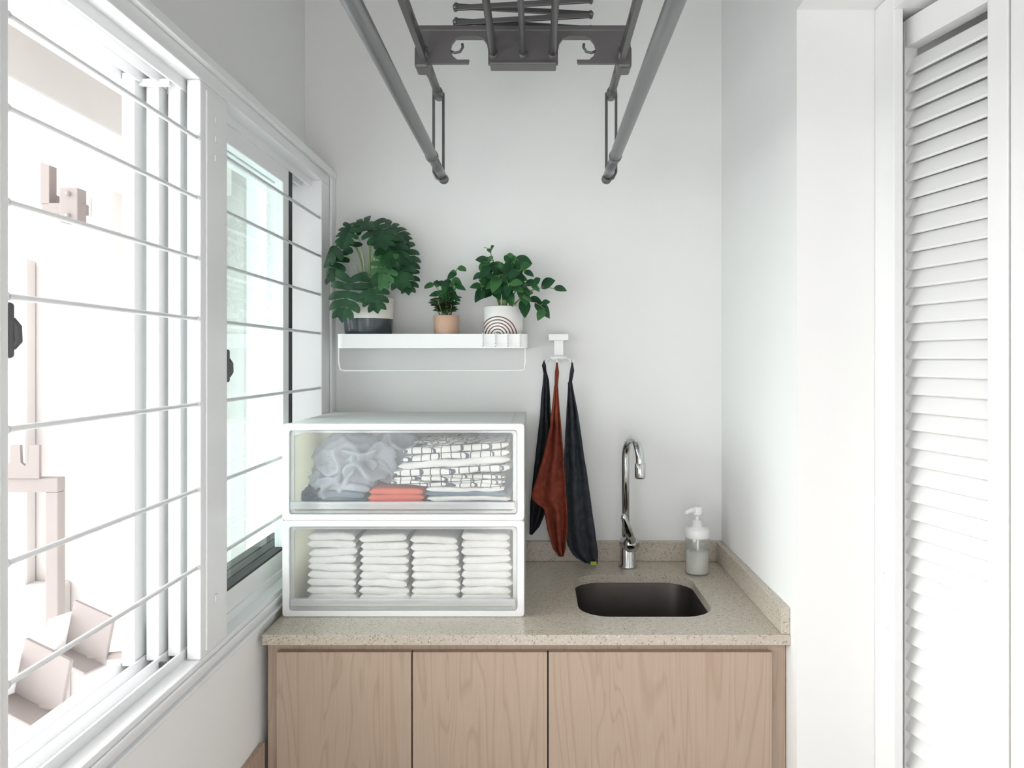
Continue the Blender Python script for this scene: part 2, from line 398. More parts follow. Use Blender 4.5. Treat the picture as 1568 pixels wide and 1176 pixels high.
for (cx, cy, cz) in ((-0.93, 1.60, 0.885), (-0.86, 1.34, 0.90)):
    R = Matrix.Translation((cx, cy, cz)) @ Matrix.Rotation(math.radians(-18), 4, 'Z') @ Matrix.Rotation(math.radians(14), 4, 'Y')
    o.box(-0.065, 0.045, -0.004, 0.004, -0.055, 0.05, M_rackpink, bev=0.002, M=R)
    o.box(-0.065, 0.045, -0.05, 0.004, -0.059, -0.052, M_rackpink, bev=0.002, M=R)
    o.box(-0.075, -0.067, -0.05, 0.004, -0.059, 0.02, M_white, bev=0.001, M=R)
    o.tube([R @ Vector((0.0, 0, -0.055)), (XO+0.002, cy-0.03, 0.86)], 0.008, M_rackpink)
o.done()

# ------------------------------------------------------------------ counter / cabinet
o = O('kitchen_cabinet')
o.box(-0.583, -0.562, 1.652, 2.22, 0.0, 0.850, M_wood)
o.box(0.508, 0.539, 1.652, 2.22, 0.0, 0.850, M_wood)
o.box(-0.562, 0.508, 1.652, 1.67, 0.828, 0.850, M_wood)
o.box(-0.562, 0.508, 2.205, 2.22, 0.10, 0.850, M_wood)
o.box(-0.562, 0.508, 1.665, 2.205, 0.10, 0.118, M_wood)
o.box(-0.562, 0.508, 1.69, 1.705, 0.0, 0.10, M_wood)
for a, b in ((-0.559, -0.2695), (-0.2665, 0.0225), (0.0255, 0.505)):
    o.box(a, b, 1.634, 1.651, 0.105, 0.831, M_wood, bev=0.0012)
o.box(-0.272, -0.264, 1.655, 1.665, 0.11, 0.83, M_black)  # black strips behind the door gaps stand in for their shade
o.box(0.020, 0.028, 1.655, 1.665, 0.11, 0.83, M_black)
o.done()

SX0, SX1, SY0, SY1 = 0.098, 0.412, 1.735, 2.075
o = O('quartz_countertop')
o.poly([[(-0.585, 1.622), (0.5405, 1.622), (0.5405, 2.2285), (-0.585, 2.2285)], rrect(SX0, SX1, SY0, SY1, 0.075, 10)], 0.022,
       Matrix.Translation((0, 0, 0.862)), M_quartz)
o.box(-0.585, 0.5405, 2.212, 2.2285, 0.873, 0.930, M_quartz, bev=0.0015)
o.box(0.522, 0.5405, 1.624, 2.212, 0.873, 0.930, M_quartz, bev=0.0015)
o.done()

o = O('sink_basin')
def ring(inset, r): return rrect(SX0-0.004+inset, SX1+0.004-inset, SY0-0.004+inset, SY1+0.004-inset, r, 10)
t = bmesh.new(); prev = None
levels = [(0.0, 0.077, 0.8505), (0.004, 0.073, 0.84), (0.010, 0.068, 0.73), (0.018, 0.06, 0.695), (0.038, 0.045, 0.68), (0.10, 0.03, 0.677), (0.135, 0.02, 0.674)]
for ins, r, z in levels:
    cur = [t.verts.new((p[0], p[1], z)) for p in ring(ins, r)]
    if prev:
        nn = len(cur)
        for k in range(nn): t.faces.new((prev[k], prev[(k+1) % nn], cur[(k+1) % nn], cur[k]))
    prev = cur
t.faces.new(prev)
o.merge(t, M_sink, True)
o.lathe((0.255, 1.905, 0.6755), [(0.0, 0.004), (0.018, 0.003), (0.03, 0.004), (0.036, 0.0)], M_chromed)
o.done()

# ------------------------------------------------------------------ storage boxes
def storage_box(z0, z1):
    x0, x1, y0, y1 = -0.578, -0.030, 1.733, 2.166
    o = O('case')
    t = 0.004
    o.box(x0, x1, y0+0.012, y1, z1-0.008, z1-0.001, M_pp, bev=0.002)
    o.box(x0+0.03, x1-0.03, y0+0.05, y1-0.03, z1-0.002, z1+0.0, M_pp, bev=0.0005)
    o.box(x0, x1, y0+0.012, y1, z0+0.001, z0+0.006, M_pp, bev=0.001)
    o.box(x0, x0+t, y0+0.012, y1, z0+0.005, z1-0.006, M_ppside)
    o.box(x1-t, x1, y0+0.012, y1, z0+0.005, z1-0.006, M_ppside)
    o.box(x0, x1, y1-t, y1, z0+0.005, z1-0.006, M_ppside)
    M = Matrix.Translation((0, y0+0.009, 0)) @ RX90
    o.poly([rrect(x0, x1, z0+0.001, z1-0.0005, 0.006, 4), rrect(x0+0.013, x1-0.013, z0+0.011, z1-0.012, 0.008, 4)], 0.015, M, M_white, bev=0.0015)
    a = o.done()
    o = O('drawer')
    dx0, dx1, dz0, dz1 = x0+0.0155, x1-0.0155, z0+0.014, z1-0.015
    M = Matrix.Translation((0, y0+0.008, 0)) @ RX90
    yq = y0+0.006
    o.quad([(dx0, yq, dz0), (dx1, yq, dz0), (dx1, yq, dz1), (dx0, yq, dz1)], M_clear)
    o.poly([rrect(dx0, dx1, dz0, dz1, 0.008, 5), rrect(dx0+0.009, dx1-0.009, dz0+0.006, dz1-0.005, 0.006, 5)], 0.006, M, M_clearlip)
    o.box(dx0+0.004, dx1-0.004, y0-0.006, y0+0.006, dz0+0.024, dz0+0.028, M_clearlip, bev=0.001)
    o.box(dx0+0.004, dx1-0.004, y0-0.008, y0-0.005, dz0+0.012, dz0+0.028, M_clearlip, bev=0.001)
    # cream inner body
    o.box(dx0+0.004, dx0+0.007, y0+0.014, y1-0.02, dz0+0.004, dz1-0.012, M_ppcream)
    o.box(dx1-0.007, dx1-0.004, y0+0.014, y1-0.02, dz0+0.004, dz1-0.012, M_ppcream)
    o.box(dx0+0.004, dx1-0.004, y1-0.023, y1-0.02, dz0+0.004, dz1-0.012, M_ppcream)
    o.box(dx0+0.004, dx1-0.004, y0+0.014, y1-0.02, dz0+0.001, dz0+0.004, M_ppcream)
    return a, o.done()
def fold(o, x0, x1, y0, y1, z, th, mat, seed=0, slope=0.0, amp=0.003):
    """single folded layer with its round fold toward the viewer"""
    def fn(u, v):
        a = u*2*math.pi
        sgn = math.cos(a); sn = math.sin(a)
        r = th*0.5
        y = (y0+r) if sgn > 0 else (y1-r)
        yy = y - r*sgn
        zz = z + r + r*(abs(sn)**0.6)*(1 if sn > 0 else -1)
        x = x0+(x1-x0)*v
        e = min(v, 1-v); pin = min(1, (e*14)**0.5)
        zz = z+r+(zz-z-r)*max(0.25, pin)
        nz = noise.noise(Vector((x*18, seed*7.3, z*30)))
        ny = noise.noise(Vector((x*25, seed*3.7+9, z*55)))
        return Vector((x+ny*0.002, yy+ny*amp*1.6, zz+nz*amp+slope*(v-0.5)))
    o.grid(fn, 28, 22, mat)
def lump(o, c, s, mat, seed, amp=0.35, fr=2.2, sub=5, floor=None):
    t = bmesh.new(); bmesh.ops.create_icosphere(t, subdivisions=sub, radius=1)
    for v in t.verts:
        p = v.co.copy(); q = p*fr+Vector((seed*5.1, seed*2.3, seed))
        h = 1-abs(noise.noise(q))*2*amp + noise.noise(q*2.0)*amp*0.25
        w = Vector((p.x*s[0], p.y*s[1], p.z*s[2]))*h + Vector(c)
        if floor is not None: w.z = max(w.z, floor)
        v.co = w
    o.merge(t, mat, True)
# upper
a, b = storage_box(1.094, 1.312)
o = O('folded_laundry')
fz = 1.117
lump(o, (-0.46, 1.90, 1.20), (0.10, 0.14, 0.09), M_clothg, 3, floor=fz+0.04)
lump(o, (-0.42, 1.85, 1.205), (0.10, 0.085, 0.07), M_clothg, 8, floor=fz+0.03, amp=0.55, fr=1.4)
lump(o, (-0.35, 1.93, 1.205), (0.08, 0.13, 0.085), M_clothg, 5, floor=fz+0.03, amp=0.45, fr=1.3)
lump(o, (-0.49, 1.82, 1.165), (0.055, 0.06, 0.05), M_clothg, 9, floor=fz+0.01, amp=0.5, fr=1.5)
lump(o, (-0.52, 1.80, 1.138), (0.035, 0.04, 0.034), M_clothd, 4, floor=fz)
lump(o, (-0.115, 1.96, 1.20), (0.08, 0.12, 0.105), M_cloths, 6, floor=fz)
fold(o, -0.545, -0.40, 1.77, 2.08, 1.117, 0.020, M_clothd, seed=2)
fold(o, -0.535, -0.40, 1.775, 2.08, 1.136, 0.016, M_cloths, seed=12)
fold(o, -0.50, -0.39, 1.78, 2.08, 1.151, 0.018, M_clothg, seed=14, amp=0.008)
for i in range(3):
    fold(o, -0.395+0.004*i, -0.262, 1.765, 2.05, 1.118+0.0135*i, 0.0142, M_red, seed=i)
for i, (xa, xb, z, m) in enumerate(((-0.255, -0.06, 1.119, M_clothd), (-0.255, -0.06, 1.130, M_towelw), (-0.258, -0.07, 1.1405, M_cloths), (-0.258, -0.075, 1.151, M_towelw))):
    fold(o, xa, xb, 1.768, 2.05, z, 0.0115, m, seed=i+30)
for i in range(3):
    fold(o, -0.34+0.004*i, -0.075, 1.765+0.004*i, 2.05, 1.164+0.010*i, 0.010, M_grid, seed=40+i, slope=-0.010, amp=0.005)
for i in range(4):
    fold(o, -0.325+0.004*i, -0.060-0.002*i, 1.765+0.004*i, 2.05, 1.192+0.0165*i, 0.0175, M_grid if i % 3 != 1 else M_towelw, seed=60+i, slope=0.018, amp=0.005)
lump(o, (-0.20, 1.88, 1.256), (0.105, 0.11, 0.014), M_grid, 2, amp=0.25)
c = o.done()
parent([a, b, c], 'storage_drawer_box')
# lower
a, b = storage_box(0.874, 1.092)
o = O('folded_nappies')
fz = 0.897
edges = [(-0.530, -0.415), (-0.411, -0.296), (-0.292, -0.178), (-0.174, -0.058)]
for si, (xa, xb) in enumerate(edges):
    nl = 9
    th = (0.160-0.004*(si % 3))/nl
    for i in range(nl):
        j = random.uniform(-0.003, 0.003); sh = 0.006*i/nl
        fold(o, xa+j+sh*0.5, xb+j-sh*0.5, 1.760+random.uniform(0, 0.005), 2.05, fz+i*th, th*1.04, M_towelw, seed=si*20+i, slope=random.uniform(-0.004, 0.004), amp=0.003)
c = o.done()
parent([a, b, c], 'storage_drawer_box')

# ------------------------------------------------------------------ faucet
FX, FY = 0.257, 2.150
o = O('chrome_faucet')
o.lathe((FX, FY, 0.873), [(0.0, 0.0), (0.026, 0.0), (0.026, 0.006), (0.022, 0.010), (0.021, 0.075), (0.019, 0.080), (0.0145, 0.084), (0.0145, 0.10), (0.0, 0.10)], M_chrome)
pts = [(FX-0.006, FY, 0.95), (FX-0.006, FY, 1.175)]
R = 0.058
dirx, diry = 0.22, -0.975
for k in range(0, 13):
    a = math.pi*k/12
    dd = R-R*math.cos(a)
    pts.append((FX-0.006+dirx*dd, FY+diry*dd, 1.182+R*math.sin(a)))
pts += [(FX-0.006+dirx*2*R, FY+diry*2*R, 1.175)]
o.tube(pts, 0.0115, M_chrome, seg=20)
ex, ey = FX-0.006+dirx*2*R, FY+diry*2*R
o.tube([(ex, ey, 1.182), (ex, ey, 1.18), (ex, ey, 1.145), (ex, ey, 1.141)], [0.0118, 0.0145, 0.0145, 0.0125], M_chrome, seg=20)
# mixer barrel + lever
o.tube([(FX-0.01, FY-0.01, 0.945), (FX+0.012, FY-0.045, 0.948)], [0.019, 0.019], M_chrome, seg=20)
o.lathe((FX+0.004, FY-0.03, 0.946), [(0, -0.024), (0.012, -0.02), (0.021, -0.008), (0.022, 0.004), (0.016, 0.018), (0, 0.023)], M_chrome)
o.tube([(FX+0.006, FY-0.045, 0.955), (FX-0.006, FY-0.06, 0.99), (FX-0.02, FY-0.075, 1.03), (FX-0.021, FY-0.078, 1.038)], [0.012, 0.012, 0.008, 0.004], M_chrome, seg=14)
o.done()

# ------------------------------------------------------------------ soap dispenser
sx, sy, sz = 0.440, 2.087, 0.8735
o = O('soap_dispenser')
o.lathe((sx, sy, sz), [(0, 0), (0.028, 0), (0.0325, 0.004), (0.0325, 0.098), (0.030, 0.106), (0.020, 0.110)], M_bottle)
o.lathe((sx, sy, sz), [(0, 0.003), (0.029, 0.003), (0.030, 0.006), (0.030, 0.062), (0, 0.062)], M_soap)
o.lathe((sx, sy, sz), [(0.0335, 0.100), (0.034, 0.102), (0.034, 0.118), (0.030, 0.126), (0.014, 0.129), (0.013, 0.146), (0, 0.146)], M_white)
o.tube([(sx, sy, sz+0.01), (sx, sy, sz+0.11)], 0.003, M_white)
o.tube([(sx, sy, sz+0.14), (sx, sy, sz+0.165)], 0.006, M_white)
o.lathe((sx, sy, sz), [(0, 0.160), (0.014, 0.160), (0.015, 0.165), (0.015, 0.178), (0.012, 0.183), (0, 0.183)], M_white)
o.tube([(sx+0.002, sy, sz+0.175), (sx-0.02, sy-0.012, sz+0.174), (sx-0.033, sy-0.018, sz+0.170), (sx-0.035, sy-0.02, sz+0.164)], [0.009, 0.007, 0.006, 0.005], M_white, seg=12)
o.done()

# ------------------------------------------------------------------ wall shelf
o = O('wall_shelf')
ZS = 1.505
def shp(x0, x1, y0, r): return [(x, min(y, 2.2285)) for x, y in rrect(x0, x1, y0, 2.26, r, 8)]
outer = shp(-0.545, -0.025, 2.07, 0.018); inner = [(min(max(x, -0.541), -0.029), max(y, 2.074)) for x, y in outer]
t = bmesh.new()
L = [[t.verts.new((p[0], p[1], z)) for p in lp] for lp, z in ((outer, 1.490), (outer, 1.529), (inner, 1.529), (inner, 1.5082))]
for A, B in zip(L, L[1:]):
    for k in range(len(A)): t.faces.new((A[k], A[(k+1) % len(A)], B[(k+1) % len(A)], B[k]))
t.faces.new(L[0]); t.faces.new(L[-1])
o.merge(t, M_white, False)
wy = 2.078
o.tube([(-0.540, wy, 1.493), (-0.540, wy, 1.450), (-0.536, wy, 1.432), (-0.525, wy, 1.429), (-0.045, wy, 1.429), (-0.034, wy, 1.432), (-0.031, wy, 1.450), (-0.031, wy, 1.493)], 0.0022, M_white, seg=8)
for hx in (-0.146, -0.112, -0.079, -0.045):
    o.tube([(hx, 2.074, 1.531), (hx, 2.066, 1.530), (hx, 2.064, 1.50), (hx, 2.058, 1.495), (hx, 2.052, 1.502)], 0.0022, M_white, seg=8)
o.done()
SF = ZS+0.0035   # shelf floor

# ------------------------------------------------------------------ leaves
def frame(d, nrm):
    d = Vector(d).normalized(); nrm = Vector(nrm); n = (nrm-d*nrm.dot(d)).normalized(); return d, n.cross(d).normalized(), n
def leaf(o, base, d, nrm, L, W, mat, droop=0.3, foldv=0.15, heart=0.0):
    d, s, n = frame(d, nrm); base = Vector(base); nu, nv = 8, 4
    def fn(u, v):
        vv = v*2-1
        w = W*math.sin(math.pi*min(1, u**0.72*0.97+0.03))**0.85
        uu = u - heart*abs(vv)*(1-u)**3
        return base+d*L*uu + s*w*vv*0.5 + n*(abs(vv)*w*0.5*foldv - 0.0) + Vector((0, 0, -1))*droop*L*u*u
    t = bmesh.new()
    V = [[t.verts.new(fn(i/nu, j/nv)) for j in range(nv+1)] for i in range(nu+1)]
    for i in range(nu):
        for j in range(nv): t.faces.new((V[i][j], V[i][j+1], V[i+1][j+1], V[i+1][j]))
    o.merge(t, mat, 'leaf')
def monstera(o, base, d, nrm, L, W, mat, droop=0.25, nl=5):
    d, s, n = frame(d, nrm); base = Vector(base)
    t = bmesh.new()
    def P(u, v, side, sl=0.0):   # v 0..1 across half width
        uu = u+sl*v
        w = W*0.5
        return base+d*L*uu+s*side*w*v + n*(0.22*w*v - 0.30*w*v*v) + Vector((0, 0, -1))*droop*L*max(0, uu)**2
    for side in (-1, 1):
        for i in range(nl):
            u0, u1 = i/nl*0.9, (i+1)/nl*0.9
            uc = (u0+u1)/2
            prof = [0.92, 1.04, 1.02, 0.86, 0.60, 0.4][i]
            sl = [-0.22, -0.06, 0.07, 0.14, 0.17, 0.2][i]
            hw = (u1-u0)/2
            rows = [(0.0, 1.0, 0), (0.25, 1.0, 0), (0.62, 1.14, 0), (0.80, 1.0, 0.01), (0.93, 0.8, 0.02), (1.0, 0.35, 0.03)]
            if i == 0: rows = [(0, 1, 0), (0.25, 1.3, 0), (0.55, 1.45, 0), (0.78, 1.35, 0.0), (0.93, 0.95, 0.0), (1.0, 0.3, 0)]
            R_ = []
            for v, k, e in rows:
                R_.append((t.verts.new(P(uc-hw*k+e, v*prof, side, sl)), t.verts.new(P(uc+e*0.5, v*prof, side, sl)), t.verts.new(P(uc+hw*k+e, v*prof, side, sl))))
            for A, B in zip(R_, R_[1:]):
                for q in range(2):
                    f = (A[q], A[q+1], B[q+1], B[q]) if side > 0 else (A[q], B[q], B[q+1], A[q+1])
                    t.faces.new(f)
        # tip
        a = t.verts.new(P(0.86, 0, side)); b = t.verts.new(P(0.88, 0.34, side, 0.1)); c = t.verts.new(P(1.06, 0, side)); e = t.verts.new(P(0.98, 0.2, side))
        t.faces.new((a, b, e, c) if side < 0 else (c, e, b, a))
    o.merge(t, mat, 'leaf')
def clampy(o, lim=2.221, xmin=-0.583):
    for v in o.bm.verts:
        if v.co.y > lim: v.co.y = lim-0.001*random.random()
        if v.co.x < xmin: v.co.x = xmin+0.001*random.random()
def bez(a, b, c, n=8):
    a, b, c = Vector(a), Vector(b), Vector(c)
    return [a*(1-t)**2+b*2*t*(1-t)+c*t*t for t in [k/n for k in range(n+1)]]

# --- monstera
px, py = -0.474, 2.145
H = 1.632
o = O('pot')
r0, r1 = 0.064, 0.072
hh = H-SF
o.lathe((px, py, SF), [(0, 0), (r0-0.004, 0), (r0, 0.003), (r0+(r1-r0)*0.55, hh*0.52)], M_slate)
o.lathe((px, py, SF), [(r0+(r1-r0)*0.55, hh*0.52), (r1, hh-0.002), (r1-0.002, hh), (r1-0.005, hh-0.002), (r1-0.006, hh-0.02)], M_cream)
o.lathe((px, py, SF), [(r1-0.004, hh-0.018), (0, hh-0.014)], M_soil)
pot = o.done()
o = O('foliage')
specs = [ # dx, dy, dz, size, dirx, diry, dirz
 (-0.045, -0.02, 0.155, 0.095, -0.7, -0.3, -0.45), (-0.075, -0.03, 0.125, 0.080, -0.3, -0.3, -0.8),
 (0.005, -0.01, 0.215, 0.085, -0.7, -0.3, -0.30), (0.020, -0.04, 0.205, 0.095, 0.4, -0.5, -0.5), (0.045, 0.00, 0.205, 0.080, 0.7, -0.2, -0.35),
 (0.055, -0.05, 0.175, 0.095, 0.45, -0.3, -0.8), (0.085, -0.01, 0.160, 0.085, 0.5, -0.2, -0.8), (0.085, -0.05, 0.120, 0.090, 0.25, -0.3, -0.95),
 (0.062, -0.07, 0.105, 0.075, -0.1, -0.3, -0.9), (0.110, -0.02, 0.085, 0.065, 0.15, -0.3, -1.0),
 (-0.035, -0.05, 0.195, 0.065, -0.2, -0.4, -0.6),
 (-0.030, -0.085, 0.050, 0.100, -0.15, -0.25, -0.95), (0.025, -0.092, 0.048, 0.080, 0.3, -0.2, -1.0)]
for i, (dx, dy, dz, S, a, b_, c_) in enumerate(specs):
    B = Vector((px+dx, py+dy, H+dz))
    monstera(o, B, (a, b_, c_), (a*0.5, -0.75, 0.8), S, S*1.05, M_leaf if i % 4 else M_leaf2 if i == 8 else M_leaf, droop=0.22)
    o.tube(bez((px+dx*0.12, py+dy*0.1, H-0.015), (px+dx*0.25, py+dy*0.2, H+dz*0.75+0.02), B), [0.0032]*4+[0.0026]*5, M_stemp if i % 3 else M_stem, seg=8)
clampy(o)
fol = o.done()
parent([pot, fol], 'potted_monstera')

# --- small bronze plant
px, py = -0.255, 2.145; H = 1.583
o = O('pot'); hh = H-SF
o.lathe((px, py, SF), [(0, 0), (0.031, 0), (0.033, 0.003), (0.036, hh-0.001), (0.034, hh), (0.032, hh-0.012), (0, hh-0.009)], M_terra)
pot = o.done()
o = O('foliage')
for si in range(9):
    a = si*2.4; rr = 0.006+0.024*((si*37) % 10)/10
    tx, ty = px+math.cos(a)*rr*1.5, py-0.01+math.sin(a)*rr*0.8
    hz = 0.035+0.035*((si*53) % 10)/10
    o.tube([(px+math.cos(a)*rr*0.4, py+math.sin(a)*rr*0.4, H-0.012), (tx, ty, H+hz)], 0.0016, M_stemb, seg=6)
    for k in range(8):
        f = 0.3+0.7*k/7; b2 = a+k*2.3
        B = Vector((px+(tx-px)*f, py+(ty-py)*f, H+hz*f))
        leaf(o, B, (math.cos(b2), math.sin(b2)*0.8-0.2, 0.3), (0, -0.7, 1), 0.029, 0.019, M_leafd if (k+si) % 4 else M_leaf2, droop=0.25)
for (dx, dz, dy) in ((0.035, 0.130, -0.03), (0.022, 0.100, -0.04), (-0.032, 0.085, -0.02), (0.030, 0.080, -0.04), (0.0, 0.09, -0.03)):
    E = Vector((px+dx, py+dy, H+dz)); pts = bez((px, py, H-0.01), (px+dx*0.2, py+dy*0.3, H+dz*0.7), E)
    o.tube(pts, 0.0013, M_stem, seg=6)
    for k in range(6):
        B = pts[3+min(5, k)]
        b2 = k*2.2+dx*40
        leaf(o, B, (math.cos(b2)+dx*6, -0.35, math.sin(b2)*0.7+0.1), (0, -1, 0.6), 0.032, 0.020, M_leaf2 if k % 2 else M_leaf, droop=0.3)
for v in o.bm.verts:
    v.co.x = min(max(v.co.x, px-0.058), px+0.060)
clampy(o)
fol = o.done(); parent([pot, fol], 'potted_peperomia')

# --- trailing ivy plant in arc-pattern pot
px, py = -0.094, 2.140; H = 1.608
o = O('pot'); hh = H-SF
o.lathe((px, py, SF), [(0, 0), (0.052, 0), (0.0545, 0.003), (0.055, hh-0.002), (0.053, hh), (0.050, hh-0.015), (0, hh-0.012)], mat_arcpot(px-0.014, 1.524))
pot = o.done()
o = O('foliage')
vines = [(-0.060, 0.050, -0.03), (-0.060, 0.09, -0.02), (-0.045, 0.120, -0.03), (-0.055, 0.165, 0.0), (-0.01, 0.08, -0.05), (0.01, 0.115, -0.02),
         (0.040, 0.13, -0.03), (0.055, 0.095, -0.05), (0.02, 0.055, -0.07), (0.085, 0.055, -0.04), (0.155, 0.045, -0.03), (0.115, -0.01, -0.05)]
for vi, (dx, dz, dy) in enumerate(vines):
    E = Vector((px+dx, py+dy, H+dz))
    pts = bez((px+dx*0.15, py+dy*0.2, H-0.01), (px+dx*0.45, py+dy*0.5, H+max(dz, 0.02)*0.9+0.03), E, 10)
    o.tube(pts, [0.0016]*6+[0.0010]*5, M_stemb if vi % 2 else M_stem, seg=6)
    tip = vi == 3
    for k in range(4, 11):
        if k % 2 == 0 and vi in (3, 10): continue
        b2 = k*2.4+vi
        S = (0.040 if not tip else 0.02)*(0.75+0.45*((k*7+vi*3) % 5)/5)
        if k >= 9: S *= 0.75
        B = pts[k]; out = Vector((math.cos(b2)+dx*5, -0.45, math.sin(b2)*0.7-0.15))
        pe = B+out.normalized()*0.010
        o.tube([B, pe], 0.0008, M_stem, seg=5)
        leaf(o, pe, out, (dx*1.0, -1, 0.75), S, S*0.82, M_leaf if (k+vi) % 3 else M_leaf2, droop=0.28, heart=0.25)
for v in o.bm.verts: v.co.x = max(v.co.x, -0.194+0.02*max(0, v.co.y-2.12))
clampy(o)
fol = o.done(); parent([pot, fol], 'potted_ivy')

# ------------------------------------------------------------------ hook + cloths
o = O('wall_hook_rack')
o.box(0.033, 0.090, 2.150, 2.2285, 1.513, 1.532, M_white, bev=0.002)
o.box(0.049, 0.076, 2.165, 2.195, 1.468, 1.515, M_white, bev=0.002)
o.lathe((0.0625, 2.165, 1.458), [(0, 0.012), (0.022, 0.011), (0.024, 0.006), (0.022, 0.0), (0, 0.0)], M_white)
for ang in (200, 262, 325, 20, 140, 80):
    a = math.radians(ang); c_, s_ = math.cos(a), math.sin(a)
    q = lambda r, z: (0.0625+c_*r, 2.165+s_*r, z)
    o.tube([q(0.015, 1.461), q(0.036, 1.460), q(0.040, 1.453), q(0.045, 1.451), q(0.049, 1.458)], 0.0024, M_white, seg=8)
o.done()
def cloth(name, prof, y, mat, hook, amp=0.009, nf=2.5, seed=0, label=None):
    o = O(name)
    def fn(u, v):
        z = prof[0][0]+(prof[-1][0]-prof[0][0])*u
        for A, B in zip(prof, prof[1:]):
            if A[0] >= z >= B[0]-1e-9:
                f = (A[0]-z)/(A[0]-B[0]+1e-9); xl = A[1]+(B[1]-A[1])*f; xr = A[2]+(B[2]-A[2])*f; break
        w = xr-xl
        x = xl+w*v + 0.0015*noise.noise(Vector((u*9, seed, v*2)))
        yy = y + min(1, w/0.03)*amp*math.sin(nf*2*math.pi*v+seed+u*1.2) - 0.004*math.sin(v*math.pi)
        yy += 0.004*noise.noise(Vector((x*40, z*14, seed)))
        return Vector((x, yy, z))
    o.grid(fn, 60, 24, mat)
    z0 = prof[0][0]; xm = (prof[0][1]+prof[0][2])/2
    o.tube([(xm-0.002, y, z0-0.004), (hook[0]-0.003, hook[1]-0.001, (z0+hook[2])/2+0.004), (hook[0], hook[1]-0.001, hook[2]+0.003), (hook[0]+0.003, hook[1]-0.001, (z0+hook[2])/2+0.004), (xm+0.002, y, z0-0.004)], 0.0016, mat, seg=6)
    if label: o.box(*label, M_label, bev=0.0005)
    return o.done(solid=0.003)
h1 = (0.0625+0.045*math.cos(math.radians(200)), 2.165+0.045*math.sin(math.radians(200)), 1.453)
h2 = (0.0625+0.045*math.cos(math.radians(262)), 2.165+0.045*math.sin(math.radians(262)), 1.453)
h3 = (0.0625+0.045*math.cos(math.radians(325)), 2.165+0.045*math.sin(math.radians(325)), 1.453)
cloth('microfibre_cloth', [(1.425, 0.020, 0.027), (1.400, 0.017, 0.034), (1.276, 0.0074, 0.040), (1.091, -0.013, 0.040), (1.054, -0.0166, 0.037), (0.985, -0.019, 0.006), (0.962, -0.020, -0.013)], 2.165, M_char2, h1, seed=1, amp=0.007)
cloth('microfibre_cloth', [(1.386, 0.050, 0.058), (1.276, 0.038, 0.066), (1.183, 0.016, 0.074), (1.085, -0.014, 0.081), (1.068, -0.012, 0.082), (1.045, 0.020, 0.084), (0.985, 0.030, 0.084), (0.935, 0.045, 0.080), (0.912, 0.062, 0.074)], 2.120, M_rust, h2, seed=3.2, amp=0.009, nf=2)
cloth('microfibre_cloth', [(1.395, 0.089, 0.099), (1.276, 0.083, 0.120), (1.183, 0.078, 0.133), (1.091, 0.076, 0.147), (0.999, 0.078, 0.160), (0.934, 0.088, 0.169), (0.905, 0.105, 0.171), (0.884, 0.140, 0.170)], 2.150, M_char, h3, seed=5, amp=0.009, nf=2, label=(0.152, 0.166, 2.134, 2.137, 0.885, 0.891))

# ------------------------------------------------------------------ ceiling laundry rack
o = O('ceiling_laundry_rack')
CX = -0.031
for sx_ in (-1, 1):
    xt = CX+sx_*0.216
    zt = 1.938
    o.tube([(xt, 0.15, zt), (xt, 1.78, zt)], 0.0138, M_rackl, seg=24)
    o.tube([(xt, 1.78, zt), (xt, 1.785, zt), (xt, 1.80, zt), (xt, 1.805, zt)], [0.0138, 0.0152, 0.0152, 0.012], M_rack, seg=24)
    o.tube([(xt, 1.80, zt), (xt, 2.02, zt)], 0.0118, M_rackl, seg=24)
    o.tube([(xt, 2.010, zt), (xt, 2.013, zt), (xt, 2.025, zt), (xt, 2.028, zt)], [0.0118, 0.0132, 0.0132, 0.010], M_rack, seg=24)
    # slotted rail
    xr = CX+sx_*0.224
    za, zb = 2.132, 2.162
    holes = [rrect(y, y+0.045, za+0.009, zb-0.009, 0.0055, 4) for y in [0.3+0.11*k for k in range(15)]]
    M = Matrix(((0, 0, 1, xr), (1, 0, 0, 0), (0, 1, 0, 0), (0, 0, 0, 1)))
    o.poly([rrect(0.2, 1.82, za, zb, 0.008, 4)]+[h for h in holes if h[0][0] < 1.80], 0.012, M, M_rack)
    o.tube([(xr, 1.70, 2.147), (xr, 1.97, 2.147)], 0.010, M_rack, seg=16)
    o.tube([(xr, 1.94, 2.147), (xr, 1.955, 2.147), (xr, 1.99, 2.147), (xr, 1.995, 2.147)], [0.011, 0.0135, 0.0135, 0.010], M_rack, seg=16)
    # U hanger link
    for yl in (1.975, 0.45):
        w = 0.0125
        o.tube([(xr-w, yl, 2.150), (xr-w*1.0, yl, 1.945), (xt-0.013, yl, 1.930), (xt, yl, 1.922), (xt+0.013, yl, 1.930), (xr+w, yl, 1.945), (xr+w, yl, 2.150), (xr, yl, 2.158)], 0.0036, M_rack, seg=10, closed=True)
    # outer bracket foot
    o.box(xr-0.016+sx_*0.006, xr+0.016+sx_*0.006, 1.72, 1.775, 2.120, 2.170, M_rack, bev=0.006)
